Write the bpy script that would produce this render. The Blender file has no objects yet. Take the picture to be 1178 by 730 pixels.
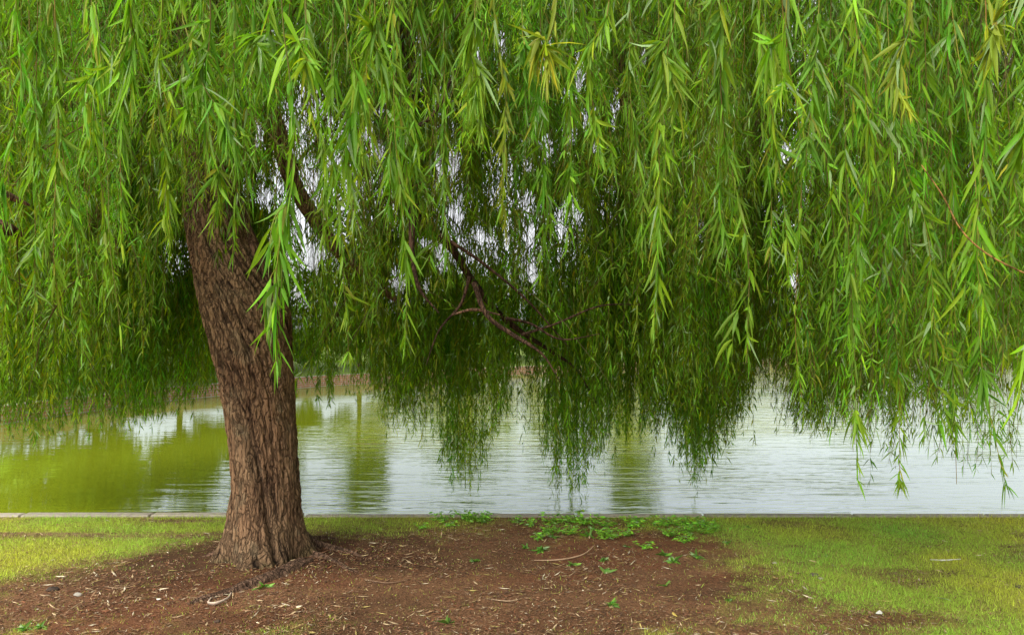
import bpy, math
import numpy as np

rng = np.random.default_rng(11)
SC = bpy.context.scene
COL = SC.collection
F = 890.0; CX = 589.0; HY = 385.0; EYE = 1.7
TX, TY = -1.906, 5.87            # trunk base
EDGE = 7.22                      # the near bank ends here
WATER_Z = -0.33


def P(px, py, d):
    return np.array([(px - CX) / F * d, d, EYE + (HY - py) / F * d])


# ------------------------------------------------------------------ helpers
def mesh_np(name, verts, faces, mat, parent=None, cols=None, smooth=True):
    """verts (n,3); faces list of int arrays (m,k)"""
    me = bpy.data.meshes.new(name)
    verts = np.asarray(verts, dtype=np.float32)
    me.vertices.add(len(verts))
    me.vertices.foreach_set('co', verts.ravel())
    faces = [np.asarray(f, dtype=np.int32) for f in faces if len(f)]
    nl = sum(f.size for f in faces); npoly = sum(len(f) for f in faces)
    me.loops.add(nl); me.polygons.add(npoly)
    me.loops.foreach_set('vertex_index', np.concatenate([f.ravel() for f in faces]))
    tot = np.concatenate([np.full(len(f), f.shape[1], np.int32) for f in faces])
    start = np.concatenate([[0], np.cumsum(tot)[:-1]]).astype(np.int32)
    me.polygons.foreach_set('loop_start', start)
    me.polygons.foreach_set('use_smooth', np.full(npoly, smooth, dtype=bool))
    if cols is not None:
        a = me.attributes.new('Col', 'FLOAT_COLOR', 'POINT')
        c = np.ones((len(verts), 4), np.float32); c[:, :3] = cols
        a.data.foreach_set('color', c.ravel())
    me.update(calc_edges=True)
    me.validate()
    if mat: me.materials.append(mat)
    o = bpy.data.objects.new(name, me); COL.objects.link(o)
    if parent is not None: o.parent = parent
    return o


def tag(o, label=None, cat=None, group=None, kind=None):
    if label: o['label'] = label
    if cat: o['category'] = cat
    if group: o['group'] = group
    if kind: o['kind'] = kind
    return o


def empty(name, loc):
    o = bpy.data.objects.new(name, None); COL.objects.link(o); o.location = loc
    o.empty_display_size = 0.2
    return o


def lattice(n, m, seed):
    return np.random.default_rng(seed).random((n, m)).astype(np.float32)


def vnoise(u, v, seed, pu=64, pv=64):
    """periodic value noise, period pu in u and pv in v (integers)"""
    L = lattice(pu, pv, seed)
    iu = np.floor(u).astype(int); iv = np.floor(v).astype(int)
    fu = u - iu; fv = v - iv
    fu = fu * fu * (3 - 2 * fu); fv = fv * fv * (3 - 2 * fv)
    a = L[iu % pu, iv % pv]; b = L[(iu + 1) % pu, iv % pv]
    c = L[iu % pu, (iv + 1) % pv]; d = L[(iu + 1) % pu, (iv + 1) % pv]
    return (a * (1 - fu) + b * fu) * (1 - fv) + (c * (1 - fu) + d * fu) * fv


def fbm(u, v, seed, octv=4):
    s = 0; a = .5; t = 0
    for k in range(octv):
        s = s + a * vnoise(u * 2 ** k, v * 2 ** k, seed + k); t += a; a *= .5
    return s / t


def smoothstep(a, b, x):
    t = np.clip((x - a) / (b - a), 0, 1); return t * t * (3 - 2 * t)


# ------------------------------------------------------------------ materials
def new_mat(name):
    m = bpy.data.materials.new(name); m.use_nodes = True
    nt = m.node_tree; nt.nodes.clear()
    out = nt.nodes.new('ShaderNodeOutputMaterial')
    return m, nt, out


def N(nt, typ, **kw):
    n = nt.nodes.new(typ)
    for k, v in kw.items():
        if k in n.inputs: n.inputs[k].default_value = v
        else: setattr(n, k, v)
    return n


def leaf_mat(name, trans=.38, rough=.42, back=.35, spec=.35, tcol=(1.25, 1.2, .55, 1)):
    m, nt, out = new_mat(name); L = nt.links.new
    at = N(nt, 'ShaderNodeAttribute', attribute_name='Col')
    geo = N(nt, 'ShaderNodeNewGeometry')
    pale = N(nt, 'ShaderNodeMix', data_type='RGBA'); pale.inputs['Factor'].default_value = back
    L(at.outputs['Color'], pale.inputs[6]); pale.inputs[7].default_value = (.20, .33, .12, 1)
    side = N(nt, 'ShaderNodeMix', data_type='RGBA')
    L(geo.outputs['Backfacing'], side.inputs['Factor'])
    L(at.outputs['Color'], side.inputs[6]); L(pale.outputs[2], side.inputs[7])
    p = N(nt, 'ShaderNodeBsdfPrincipled', Roughness=rough)
    p.inputs['Specular IOR Level'].default_value = spec
    L(side.outputs[2], p.inputs['Base Color'])
    tm = N(nt, 'ShaderNodeMix', data_type='RGBA', blend_type='MULTIPLY'); tm.inputs['Factor'].default_value = 1
    L(at.outputs['Color'], tm.inputs[6]); tm.inputs[7].default_value = tcol
    t = N(nt, 'ShaderNodeBsdfTranslucent'); L(tm.outputs[2], t.inputs['Color'])
    mx = N(nt, 'ShaderNodeMixShader', Fac=trans)
    L(p.outputs[0], mx.inputs[1]); L(t.outputs[0], mx.inputs[2]); L(mx.outputs[0], out.inputs[0])
    return m


def bark_mat(name, scale=(38, 38, 7)):
    m, nt, out = new_mat(name); L = nt.links.new
    at = N(nt, 'ShaderNodeAttribute', attribute_name='Col')
    tc = N(nt, 'ShaderNodeTexCoord'); mp = N(nt, 'ShaderNodeMapping'); mp.inputs['Scale'].default_value = scale
    L(tc.outputs['Object'], mp.inputs['Vector'])
    n1 = N(nt, 'ShaderNodeTexNoise', Scale=1.0, Detail=8.0, Roughness=.7); L(mp.outputs[0], n1.inputs['Vector'])
    n2 = N(nt, 'ShaderNodeTexNoise', Scale=60.0, Detail=5.0, Roughness=.7); L(tc.outputs['Object'], n2.inputs['Vector'])
    rp = N(nt, 'ShaderNodeValToRGB')
    rp.color_ramp.elements[0].position = .3; rp.color_ramp.elements[0].color = (.55, .5, .48, 1)
    rp.color_ramp.elements[1].position = .7; rp.color_ramp.elements[1].color = (1.25, 1.2, 1.15, 1)
    L(n1.outputs[0], rp.inputs[0])
    mu = N(nt, 'ShaderNodeMix', data_type='RGBA', blend_type='MULTIPLY'); mu.inputs['Factor'].default_value = 1
    L(at.outputs['Color'], mu.inputs[6]); L(rp.outputs[0], mu.inputs[7])
    # interlocking cracks between the bark plates
    wn = N(nt, 'ShaderNodeTexNoise', Scale=9.0, Detail=3.0); L(tc.outputs['Object'], wn.inputs['Vector'])
    wa_ = N(nt, 'ShaderNodeMix', data_type='RGBA', blend_type='LINEAR_LIGHT'); wa_.inputs['Factor'].default_value = .045
    L(tc.outputs['Object'], wa_.inputs[6]); L(wn.outputs['Color'], wa_.inputs[7])
    m2 = N(nt, 'ShaderNodeMapping'); m2.inputs['Scale'].default_value = (1, 1, .11); m2.inputs['Rotation'].default_value = (0, .17, 0); L(wa_.outputs[2], m2.inputs['Vector'])
    vo = N(nt, 'ShaderNodeTexVoronoi', feature='DISTANCE_TO_EDGE', Scale=34.0); L(m2.outputs[0], vo.inputs['Vector'])
    ck = N(nt, 'ShaderNodeMapRange'); ck.inputs[1].default_value = 0; ck.inputs[2].default_value = .16; ck.inputs[3].default_value = .48; ck.inputs[4].default_value = 1.2
    L(vo.outputs['Distance'], ck.inputs[0])
    mc = N(nt, 'ShaderNodeMix', data_type='RGBA', blend_type='MULTIPLY'); mc.inputs['Factor'].default_value = 1
    L(mu.outputs[2], mc.inputs[6]); L(ck.outputs[0], mc.inputs[7])
    p = N(nt, 'ShaderNodeBsdfPrincipled', Roughness=.9); p.inputs['Specular IOR Level'].default_value = .15
    L(mc.outputs[2], p.inputs['Base Color'])
    b0 = N(nt, 'ShaderNodeBump', Strength=.9, Distance=.018); L(ck.outputs[0], b0.inputs['Height'])
    b1 = N(nt, 'ShaderNodeBump', Strength=1.0, Distance=.02); L(n1.outputs[0], b1.inputs['Height']); L(b0.outputs[0], b1.inputs['Normal'])
    b2 = N(nt, 'ShaderNodeBump', Strength=.5, Distance=.004); L(n2.outputs[0], b2.inputs['Height']); L(b1.outputs[0], b2.inputs['Normal'])
    L(b2.outputs[0], p.inputs['Normal']); L(p.outputs[0], out.inputs[0])
    return m


def plain_mat(name, rough=.8, noise=25.0, amp=.35, bump=.3, spec=.2):
    """colour from the Col attribute, broken up by noise"""
    m, nt, out = new_mat(name); L = nt.links.new
    at = N(nt, 'ShaderNodeAttribute', attribute_name='Col')
    tc = N(nt, 'ShaderNodeTexCoord')
    n1 = N(nt, 'ShaderNodeTexNoise', Scale=noise, Detail=8.0, Roughness=.7); L(tc.outputs['Object'], n1.inputs['Vector'])
    rp = N(nt, 'ShaderNodeValToRGB')
    rp.color_ramp.elements[0].position = .25; rp.color_ramp.elements[0].color = (1 - amp,) * 3 + (1,)
    rp.color_ramp.elements[1].position = .75; rp.color_ramp.elements[1].color = (1 + amp,) * 3 + (1,)
    L(n1.outputs[0], rp.inputs[0])
    mu = N(nt, 'ShaderNodeMix', data_type='RGBA', blend_type='MULTIPLY'); mu.inputs['Factor'].default_value = 1
    L(at.outputs['Color'], mu.inputs[6]); L(rp.outputs[0], mu.inputs[7])
    p = N(nt, 'ShaderNodeBsdfPrincipled', Roughness=rough); p.inputs['Specular IOR Level'].default_value = spec
    L(mu.outputs[2], p.inputs['Base Color'])
    b1 = N(nt, 'ShaderNodeBump', Strength=bump, Distance=.02); L(n1.outputs[0], b1.inputs['Height'])
    L(b1.outputs[0], p.inputs['Normal']); L(p.outputs[0], out.inputs[0])
    return m


def water_mat():
    m, nt, out = new_mat('lake_water'); L = nt.links.new
    tc = N(nt, 'ShaderNodeTexCoord')
    def layer(sx, sy, rot, detail, dist, scale=1.0):
        mp = N(nt, 'ShaderNodeMapping'); mp.inputs['Scale'].default_value = (sx, sy, 1); mp.inputs['Rotation'].default_value = (0, 0, rot)
        L(tc.outputs['Object'], mp.inputs['Vector'])
        n = N(nt, 'ShaderNodeTexNoise', Scale=scale, Detail=detail, Roughness=.55, Distortion=.3)
        L(mp.outputs[0], n.inputs['Vector'])
        return n
    n1 = layer(.9, 4.2, .05, 3.0, 1)
    n2 = layer(2.2, 9.0, -.12, 2.0, 1)
    n3 = layer(.18, .5, .3, 2.0, 1)          # gusts: calm and ruffled zones
    rp = N(nt, 'ShaderNodeMapRange'); rp.inputs[1].default_value = .35; rp.inputs[2].default_value = .65
    rp.inputs[3].default_value = .35; rp.inputs[4].default_value = 1.0
    L(n3.outputs[0], rp.inputs[0])
    # the far left corner lies in the lee of the trees and is nearly still
    sx = N(nt, 'ShaderNodeSeparateXYZ'); L(tc.outputs['Object'], sx.inputs[0])
    wob = N(nt, 'ShaderNodeMath', operation='MULTIPLY_ADD'); L(n3.outputs[0], wob.inputs[0]); wob.inputs[1].default_value = 1.6; L(sx.outputs[0], wob.inputs[2])
    lee = N(nt, 'ShaderNodeMapRange'); lee.inputs[1].default_value = -4.0; lee.inputs[2].default_value = -2.2; lee.inputs[3].default_value = .22; lee.inputs[4].default_value = 1
    L(wob.outputs[0], lee.inputs[0])
    st = N(nt, 'ShaderNodeMath', operation='MULTIPLY'); L(rp.outputs[0], st.inputs[0]); L(lee.outputs[0], st.inputs[1])
    rp = st
    b1 = N(nt, 'ShaderNodeBump', Distance=.027); L(n1.outputs[0], b1.inputs['Height']); L(rp.outputs[0], b1.inputs['Strength'])
    b2 = N(nt, 'ShaderNodeBump', Distance=.006); L(n2.outputs[0], b2.inputs['Height']); L(rp.outputs[0], b2.inputs['Strength']); L(b1.outputs[0], b2.inputs['Normal'])
    murk = N(nt, 'ShaderNodeBsdfDiffuse'); murk.inputs['Color'].default_value = (.36, .44, .02, 1)
    gl = N(nt, 'ShaderNodeBsdfGlossy', Roughness=.035); gl.inputs['Color'].default_value = (.59, .635, .715, 1)
    L(b2.outputs[0], gl.inputs['Normal'])
    lw = N(nt, 'ShaderNodeFresnel', IOR=1.55); L(b2.outputs[0], lw.inputs['Normal'])
    mr = N(nt, 'ShaderNodeMapRange'); mr.inputs[1].default_value = 0; mr.inputs[2].default_value = .55
    mr.inputs[3].default_value = .12; mr.inputs[4].default_value = .82
    L(lw.outputs[0], mr.inputs[0])
    mx = N(nt, 'ShaderNodeMixShader'); L(mr.outputs[0], mx.inputs[0]); L(murk.outputs[0], mx.inputs[1]); L(gl.outputs[0], mx.inputs[2])
    L(mx.outputs[0], out.inputs[0])
    return m


def ground_mat():
    m, nt, out = new_mat('bank_ground'); L = nt.links.new
    at = N(nt, 'ShaderNodeAttribute', attribute_name='Col')
    tc = N(nt, 'ShaderNodeTexCoord')
    n1 = N(nt, 'ShaderNodeTexNoise', Scale=55.0, Detail=9.0, Roughness=.75); L(tc.outputs['Object'], n1.inputs['Vector'])
    n2 = N(nt, 'ShaderNodeTexVoronoi', Scale=85.0); L(tc.outputs['Object'], n2.inputs['Vector'])
    n3 = N(nt, 'ShaderNodeTexNoise', Scale=6.0, Detail=6.0, Roughness=.7); L(tc.outputs['Object'], n3.inputs['Vector'])
    rp = N(nt, 'ShaderNodeValToRGB')
    rp.color_ramp.elements[0].position = .3; rp.color_ramp.elements[0].color = (.4, .38, .36, 1)
    rp.color_ramp.elements[1].position = .7; rp.color_ramp.elements[1].color = (1.7, 1.6, 1.45, 1)
    L(n1.outputs[0], rp.inputs[0])
    mu = N(nt, 'ShaderNodeMix', data_type='RGBA', blend_type='MULTIPLY'); mu.inputs['Factor'].default_value = 1
    L(at.outputs['Color'], mu.inputs[6]); L(rp.outputs[0], mu.inputs[7])
    rp2 = N(nt, 'ShaderNodeValToRGB')
    rp2.color_ramp.elements[0].position = .3; rp2.color_ramp.elements[0].color = (.7, .7, .7, 1)
    rp2.color_ramp.elements[1].position = .7; rp2.color_ramp.elements[1].color = (1.3, 1.25, 1.2, 1)
    L(n3.outputs[0], rp2.inputs[0])
    mu2 = N(nt, 'ShaderNodeMix', data_type='RGBA', blend_type='MULTIPLY'); mu2.inputs['Factor'].default_value = 1
    L(mu.outputs[2], mu2.inputs[6]); L(rp2.outputs[0], mu2.inputs[7])
    p = N(nt, 'ShaderNodeBsdfPrincipled', Roughness=.95); p.inputs['Specular IOR Level'].default_value = .1
    L(mu2.outputs[2], p.inputs['Base Color'])
    b1 = N(nt, 'ShaderNodeBump', Strength=.9, Distance=.02); L(n1.outputs[0], b1.inputs['Height'])
    b2 = N(nt, 'ShaderNodeBump', Strength=.5, Distance=.008); L(n2.outputs['Distance'], b2.inputs['Height']); L(b1.outputs[0], b2.inputs['Normal'])
    L(b2.outputs[0], p.inputs['Normal']); L(p.outputs[0], out.inputs[0])
    return m


def brick_mat():
    m, nt, out = new_mat('bank_brick'); L = nt.links.new
    tc = N(nt, 'ShaderNodeTexCoord')
    br = N(nt, 'ShaderNodeTexBrick', Scale=1.0)
    br.inputs['Color1'].default_value = (.34, .15, .07, 1); br.inputs['Color2'].default_value = (.25, .12, .06, 1)
    br.inputs['Mortar'].default_value = (.3, .26, .2, 1); br.inputs['Brick Width'].default_value = .23
    br.inputs['Row Height'].default_value = .08; br.inputs['Mortar Size'].default_value = .01
    mp = N(nt, 'ShaderNodeMapping'); mp.inputs['Rotation'].default_value = (math.pi / 2, 0, 0)
    L(tc.outputs['Object'], mp.inputs['Vector']); L(mp.outputs[0], br.inputs['Vector'])
    p = N(nt, 'ShaderNodeBsdfPrincipled', Roughness=.9); L(br.outputs['Color'], p.inputs['Base Color'])
    L(p.outputs[0], out.inputs[0])
    return m


M_LEAF = leaf_mat('willow_leaf', trans=.48, back=.16, spec=.2, rough=.5)
M_WEED = leaf_mat('weed_leaf', trans=.3, back=.15)
M_GRASS = leaf_mat('grass_blade', trans=.3, rough=.6, back=0, spec=.15)
M_FAR = leaf_mat('far_foliage', trans=.25, back=0, rough=.6)
M_BARK = bark_mat('willow_bark')
M_LITTER = plain_mat('litter', noise=40, amp=.3, rough=.85)
M_STONE = plain_mat('stone_edge', noise=18, amp=.35, rough=.85)
M_GROUND = ground_mat()
M_FARGRASS = plain_mat('far_grass', noise=1.5, amp=.3)

# ------------------------------------------------------------------ leaves / strands
DOWN = np.array([0, 0, -1.0])


def norm(v):
    return v / np.maximum(np.linalg.norm(v, axis=-1, keepdims=True), 1e-9)


class Foliage:
    def __init__(self):
        self.v = []; self.f = []; self.c = []; self.n = 0

    def add(self, v, f, c):
        self.v.append(v.reshape(-1, 3)); self.f.append(f.reshape(-1, f.shape[-1]) + self.n)
        self.c.append(c.reshape(-1, 3)); self.n += self.v[-1].shape[0]

    def leaves(self, base, d, Ln, W, droop, col, mode):
        n = len(base)
        if n == 0: return
        rnd = rng.normal(size=(n, 3))
        side = norm(np.cross(d, rnd)); up = np.cross(side, d)
        if mode == 'lo':
            mid = base + d * (Ln * .42)[:, None]; mid[:, 2] -= droop * Ln * .18
            tip = base + d * Ln[:, None]; tip[:, 2] -= droop * Ln
            v = np.stack([base, mid + side * (W / 2)[:, None], tip, mid - side * (W / 2)[:, None]], 1)
            f = np.arange(n * 4).reshape(n, 4)
            self.add(v, f, np.repeat(col[:, None], 4, 1)); return
        ts = np.array([0, .1, .32, .62, .85, 1.0]) if mode == 'hi' else np.array([0, .3, .65, 1.0])
        ws = np.array([.08, .5, 1, .8, .4, .02]) if mode == 'hi' else np.array([.12, 1, .75, .03])
        S = len(ts)
        curl = rng.normal(0, .26, n)
        sp = base[:, None] + d[:, None] * (Ln[:, None] * ts)[..., None] + side[:, None] * ((curl * Ln)[:, None] * ts ** 2)[..., None]
        sp[..., 2] -= (droop * Ln)[:, None] * ts ** 2
        hw = (W / 2)[:, None] * ws
        off = side[:, None] * hw[..., None]
        if mode == 'hi':
            fold = up[:, None] * (hw * .45)[..., None]
            v = np.stack([sp - off + fold, sp, sp + off + fold], 2)       # n,S,3,3
            cc = np.repeat(np.repeat(col[:, None, None], S, 1), 3, 2).copy()
            cc[:, :, 1] = cc[:, :, 1] * .75 + np.array([.2, .26, .06]) * .25    # midrib
            idx = np.arange(n * S * 3).reshape(n, S, 3)
            q = [np.stack([idx[:, s, k], idx[:, s, k + 1], idx[:, s + 1, k + 1], idx[:, s + 1, k]], -1) for s in range(S - 1) for k in range(2)]
        else:
            v = np.stack([sp - off, sp + off], 2)
            cc = np.repeat(np.repeat(col[:, None, None], S, 1), 2, 2)
            idx = np.arange(n * S * 2).reshape(n, S, 2)
            q = [np.stack([idx[:, s, 0], idx[:, s, 1], idx[:, s + 1, 1], idx[:, s + 1, 0]], -1) for s in range(S - 1)]
        self.add(v, np.concatenate(q, 0), cc)

    def stems(self, paths, r0, r1, col):
        """paths (n,K,3) as three-sided tubes"""
        n, K, _ = paths.shape
        t = np.linspace(0, 1, K)
        r = (r0[:, None] * (1 - t) + r1[:, None] * t)[..., None]
        ang = [0, 2.094, 4.189]
        v = np.stack([paths + r * np.array([math.cos(a), math.sin(a), 0]) for a in ang], 2)
        idx = np.arange(n * K * 3).reshape(n, K, 3)
        q = [np.stack([idx[:, :-1, k], idx[:, :-1, (k + 1) % 3], idx[:, 1:, (k + 1) % 3], idx[:, 1:, k]], -1).reshape(-1, 4) for k in range(3)]
        self.add(v, np.concatenate(q, 0), np.repeat(np.repeat(col[:, None, None], K, 1), 3, 2))

    def build(self, name, mat, parent=None):
        return mesh_np(name, np.concatenate(self.v), [np.concatenate([f for f in self.f])], mat, parent, np.concatenate(self.c))


def hang_paths(top, bot, sway, K=14, sweep=None):
    n = len(top)
    t = np.linspace(0, 1, K)
    p = top[:, None] * (1 - t)[None, :, None] + bot[:, None] * t[None, :, None]
    ph = rng.random((n, 2)) * 6.28; fr = rng.uniform(.6, 1.8, (n, 2))
    for ax in (0, 1):
        w = np.sin(ph[:, ax, None] + t * fr[:, ax, None] * 6.28) - np.sin(ph[:, ax, None] + fr[:, ax, None] * 6.28)
        p[:, :, ax] += sway[:, None] * w * (1 - .35 * t)
        p[:, :, ax] += np.cumsum(rng.normal(0, 1, (n, K)), 1)[:, ::-1] * (sway * .22)[:, None] * (1 - t)
    if sweep is not None:
        p += sweep[:, None] * (t ** 2 - 1)[None, :, None]
    return p


def sample(paths, si, t):
    K = paths.shape[1]
    x = np.clip(t, 0, .9999) * (K - 1); i = x.astype(int); f = (x - i)[:, None]
    a = paths[si, i]; b = paths[si, i + 1]
    return a * (1 - f) + b * f, norm(b - a)


# sky holes seen between the strands: (px, py, half-width, half-height, keep)
HOLES = [(352, 160, 47, 77, 0.288), (368, 250, 45, 55, 0.301), (415, 185, 31, 94, 0.288), (470, 60, 29, 66, 0.319), (452, 210, 25, 66, 0.35), (512, 180, 22, 121, 0.35), (545, 285, 42, 33, 0.49), (655, 268, 33, 40, 0.49), (600, 265, 25, 50, 0.49), (530, 250, 22, 66, 0.49), (1145, 75, 27, 33, 0.25), (1120, 192, 16, 18, 0.22), (545, 470, 24, 24, 0.36), (495, 462, 25, 29, 0.36), (605, 440, 20, 42, 0.36), (205, 290, 25, 26, 0.22), (888, 440, 25, 33, 0.22), (985, 505, 29, 24, 0.22), (300, 215, 27, 29, 0.342), (1150, 440, 29, 29, 0.189), (575, 200, 25, 44, 0.342), (700, 230, 18, 33, 0.36), (1060, 470, 20, 20, 0.281), (455, 330, 22, 33, 0.342), (330, 330, 18, 55, 0.25)]
_hr = np.random.default_rng(77)
for _k in range(75):      # many small glints of sky
    _c = _hr.random()
    HOLES.append(((_hr.uniform(260, 720) if _c < .75 else _hr.uniform(20, 1170)), _hr.uniform(30, 330), _hr.uniform(5, 11), _hr.uniform(9, 22), .06))


def keep_mask(pt):
    """thin the crown where the photograph shows sky through it"""
    d = np.maximum(pt[:, 1], .5)
    px = CX + pt[:, 0] / d * F; py = HY - (pt[:, 2] - EYE) / d * F
    k = np.ones(len(pt))
    for hx, hy, a, b, kk in HOLES:
        q = ((px - hx) / a) ** 2 + ((py - hy) / b) ** 2
        k *= 1 - (1 - kk) * (1 - smoothstep(.5, 1.3, q + rng.normal(0, .15, len(q))))
    return rng.random(len(pt)) < k


def leaf_cols(n, base_tint, yellow=.015, var=.22):
    h = rng.normal(0, 1, n); b = np.exp(rng.normal(0, var, n))
    c = base_tint * b[:, None]
    c[:, 0] *= np.exp(.18 * h); c[:, 2] *= np.exp(-.15 * h)
    g_ = rng.random(n) < .05          # pale leaves: specular highlights painted in, glaucous like the undersides
    c[g_] = np.array([.30, .44, .20]) * np.exp(rng.normal(0, .15, (g_.sum(), 1)))
    y = rng.random(n) < yellow
    c[y] = np.array([.36, .36, .03]) * np.exp(rng.normal(0, .15, (y.sum(), 1)))
    return c


def dress(fo, paths, tint, spacing, Lr, Wr, mode, spread=(.2, .95), r0=.0022, r1=.0008, stem_col=(.17, .12, .03), holes=True, yellow=.012, bare=None, t_from=0.0, thin_above=True):
    """leaves and stem for hanging paths; tint (n,3)"""
    n, K, _ = paths.shape
    seg = np.linalg.norm(np.diff(paths, axis=1), axis=-1).sum(1)
    cnt = np.maximum((seg / spacing).astype(int), 3)
    si = np.repeat(np.arange(n), cnt)
    t = rng.random(len(si)); t = t_from + (1 - t_from) * t
    if mode == 'hi':      # leaves come in bunches with bare stem between
        t = np.clip(t + .022 * np.sin(t * 40 + 6.28 * rng.random(n)[si]) + .03 * np.sin(t * 17 + 6.28 * rng.random(n)[si]), 0, 2)
        t = np.where(t > 1, 1 - (t - 1) * 3, t)
    pt, tg = sample(paths, si, t)
    size = np.ones(len(si))
    ok = np.ones(len(si), bool)
    if thin_above:
        vis = EYE + .445 * pt[:, 1] + .25
        ab = pt[:, 2] > vis
        ok &= ~(ab & (rng.random(len(si)) > .17)); size[ab] = 2.3
    if holes: ok &= keep_mask(pt)
    if bare is not None: ok &= ~(bare[si] & (t > .55) & (rng.random(len(si)) > .12))
    pt, tg, t, si, size = pt[ok], tg[ok], t[ok], si[ok], size[ok]
    m = len(pt)
    az = rng.random(m) * 6.283
    out = np.stack([np.cos(az), np.sin(az), np.zeros(m)], 1)
    a = rng.uniform(*spread, m)
    d = norm(tg * np.cos(a)[:, None] + out * np.sin(a)[:, None] + rng.normal(0, .17, (m, 3)))
    tipf = 1 - .45 * smoothstep(.8, 1.0, t)
    L = rng.uniform(*Lr, m) * size * tipf * rng.choice([1, 1, .8, .55], m); W = rng.uniform(*Wr, m) * size * tipf
    yb = .25 * smoothstep(.75, 1, t)[:, None]
    col = leaf_cols(m, tint[si] * (1 + yb * np.array([.8, .5, 0])), yellow)
    fo.leaves(pt, d, L, W, rng.uniform(.1, .75, m) * np.where(rng.random(m) < .12, -.6, 1), col, mode)
    sc = np.array(stem_col) * np.exp(rng.normal(0, .25, (n, 1)))
    fo.stems(paths, np.full(n, r0), np.full(n, r1), sc)


def twigs(paths, per, lr, out_r):
    n = len(paths); si = np.repeat(np.arange(n), per)
    t = rng.uniform(.25, .93, len(si)); p0, _ = sample(paths, si, t)
    az = rng.random(len(si)) * 6.283; ln = rng.uniform(*lr, len(si)); ro = rng.uniform(*out_r, len(si))
    u = np.linspace(0, 1, 7)
    o = np.stack([np.cos(az), np.sin(az), np.zeros(len(si))], 1)
    p = p0[:, None] + o[:, None] * (ro[:, None] * (1 - np.exp(-3 * u)))[..., None]
    p[..., 2] -= ln[:, None] * (u ** 1.2)
    return p, si


def interp_table(tab, x):
    tab = np.array(tab, float); return np.interp(x, tab[:, 0], tab[:, 1])


# ------------------------------------------------------------------ THE WILLOW
willow = empty('willow_tree', (TX, TY, 0))
tag(willow, 'large weeping willow with a leaning furrowed brown trunk and hanging green strands', 'tree')


def catmull(pts, n):
    pts = np.asarray(pts, float)
    p = np.vstack([2 * pts[0] - pts[1], pts, 2 * pts[-1] - pts[-2]])
    k = len(pts) - 1
    u = np.linspace(0, k, n); i = np.minimum(u.astype(int), k - 1); t = (u - i)[:, None]
    a, b, c, d = p[i], p[i + 1], p[i + 2], p[i + 3]
    return .5 * (2 * b + (c - a) * t + (2 * a - 5 * b + 4 * c - d) * t ** 2 + (3 * b - a - 3 * c + d) * t ** 3)


def tube(name, pts, radii, mat, parent, seg=28, n=120, amp=.12, seed=0, col=(.13, .075, .045), freq=9):
    c = catmull(pts, n); r = np.interp(np.linspace(0, 1, n), np.linspace(0, 1, len(radii)), radii)
    tg = norm(np.gradient(c, axis=0))
    ref = np.array([0.0, 0, 1]) if abs(tg[n // 2][2]) < .8 else np.array([0.0, 1, 0])
    s = norm(np.cross(tg, ref)); u = np.cross(s, tg)
    th = np.linspace(0, 2 * np.pi, seg, endpoint=False)
    ln = np.concatenate([[0], np.cumsum(np.linalg.norm(np.diff(c, axis=0), axis=1))])
    U = th[None] / (2 * np.pi) * 16 + 0 * ln[:, None]; V = ln[:, None] * freq * .5 + 0 * th[None]
    nz = vnoise(U, V, seed + 40, 16, 64) * .6 + vnoise(U * 2, V * 2.3, seed + 41, 32, 64) * .4
    rr = r[:, None] * (1 + amp * (nz - .5) * 2)
    v = c[:, None] + rr[..., None] * (np.cos(th)[None, :, None] * s[:, None] + np.sin(th)[None, :, None] * u[:, None])
    idx = np.arange(n * seg).reshape(n, seg); nx = np.roll(idx, -1, 1)
    q = np.stack([idx[:-1], nx[:-1], nx[1:], idx[1:]], -1).reshape(-1, 4)
    cc = np.array(col)[None, None] * (.45 + 1.1 * nz)[..., None]
    vv = v.reshape(-1, 3)
    caps = [idx[0][::-1][None], idx[-1][None]]
    off = np.array(parent.location) if parent is not None else 0
    return mesh_np(name, vv - off, [q] + caps, mat, parent, cc.reshape(-1, 3))


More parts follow.
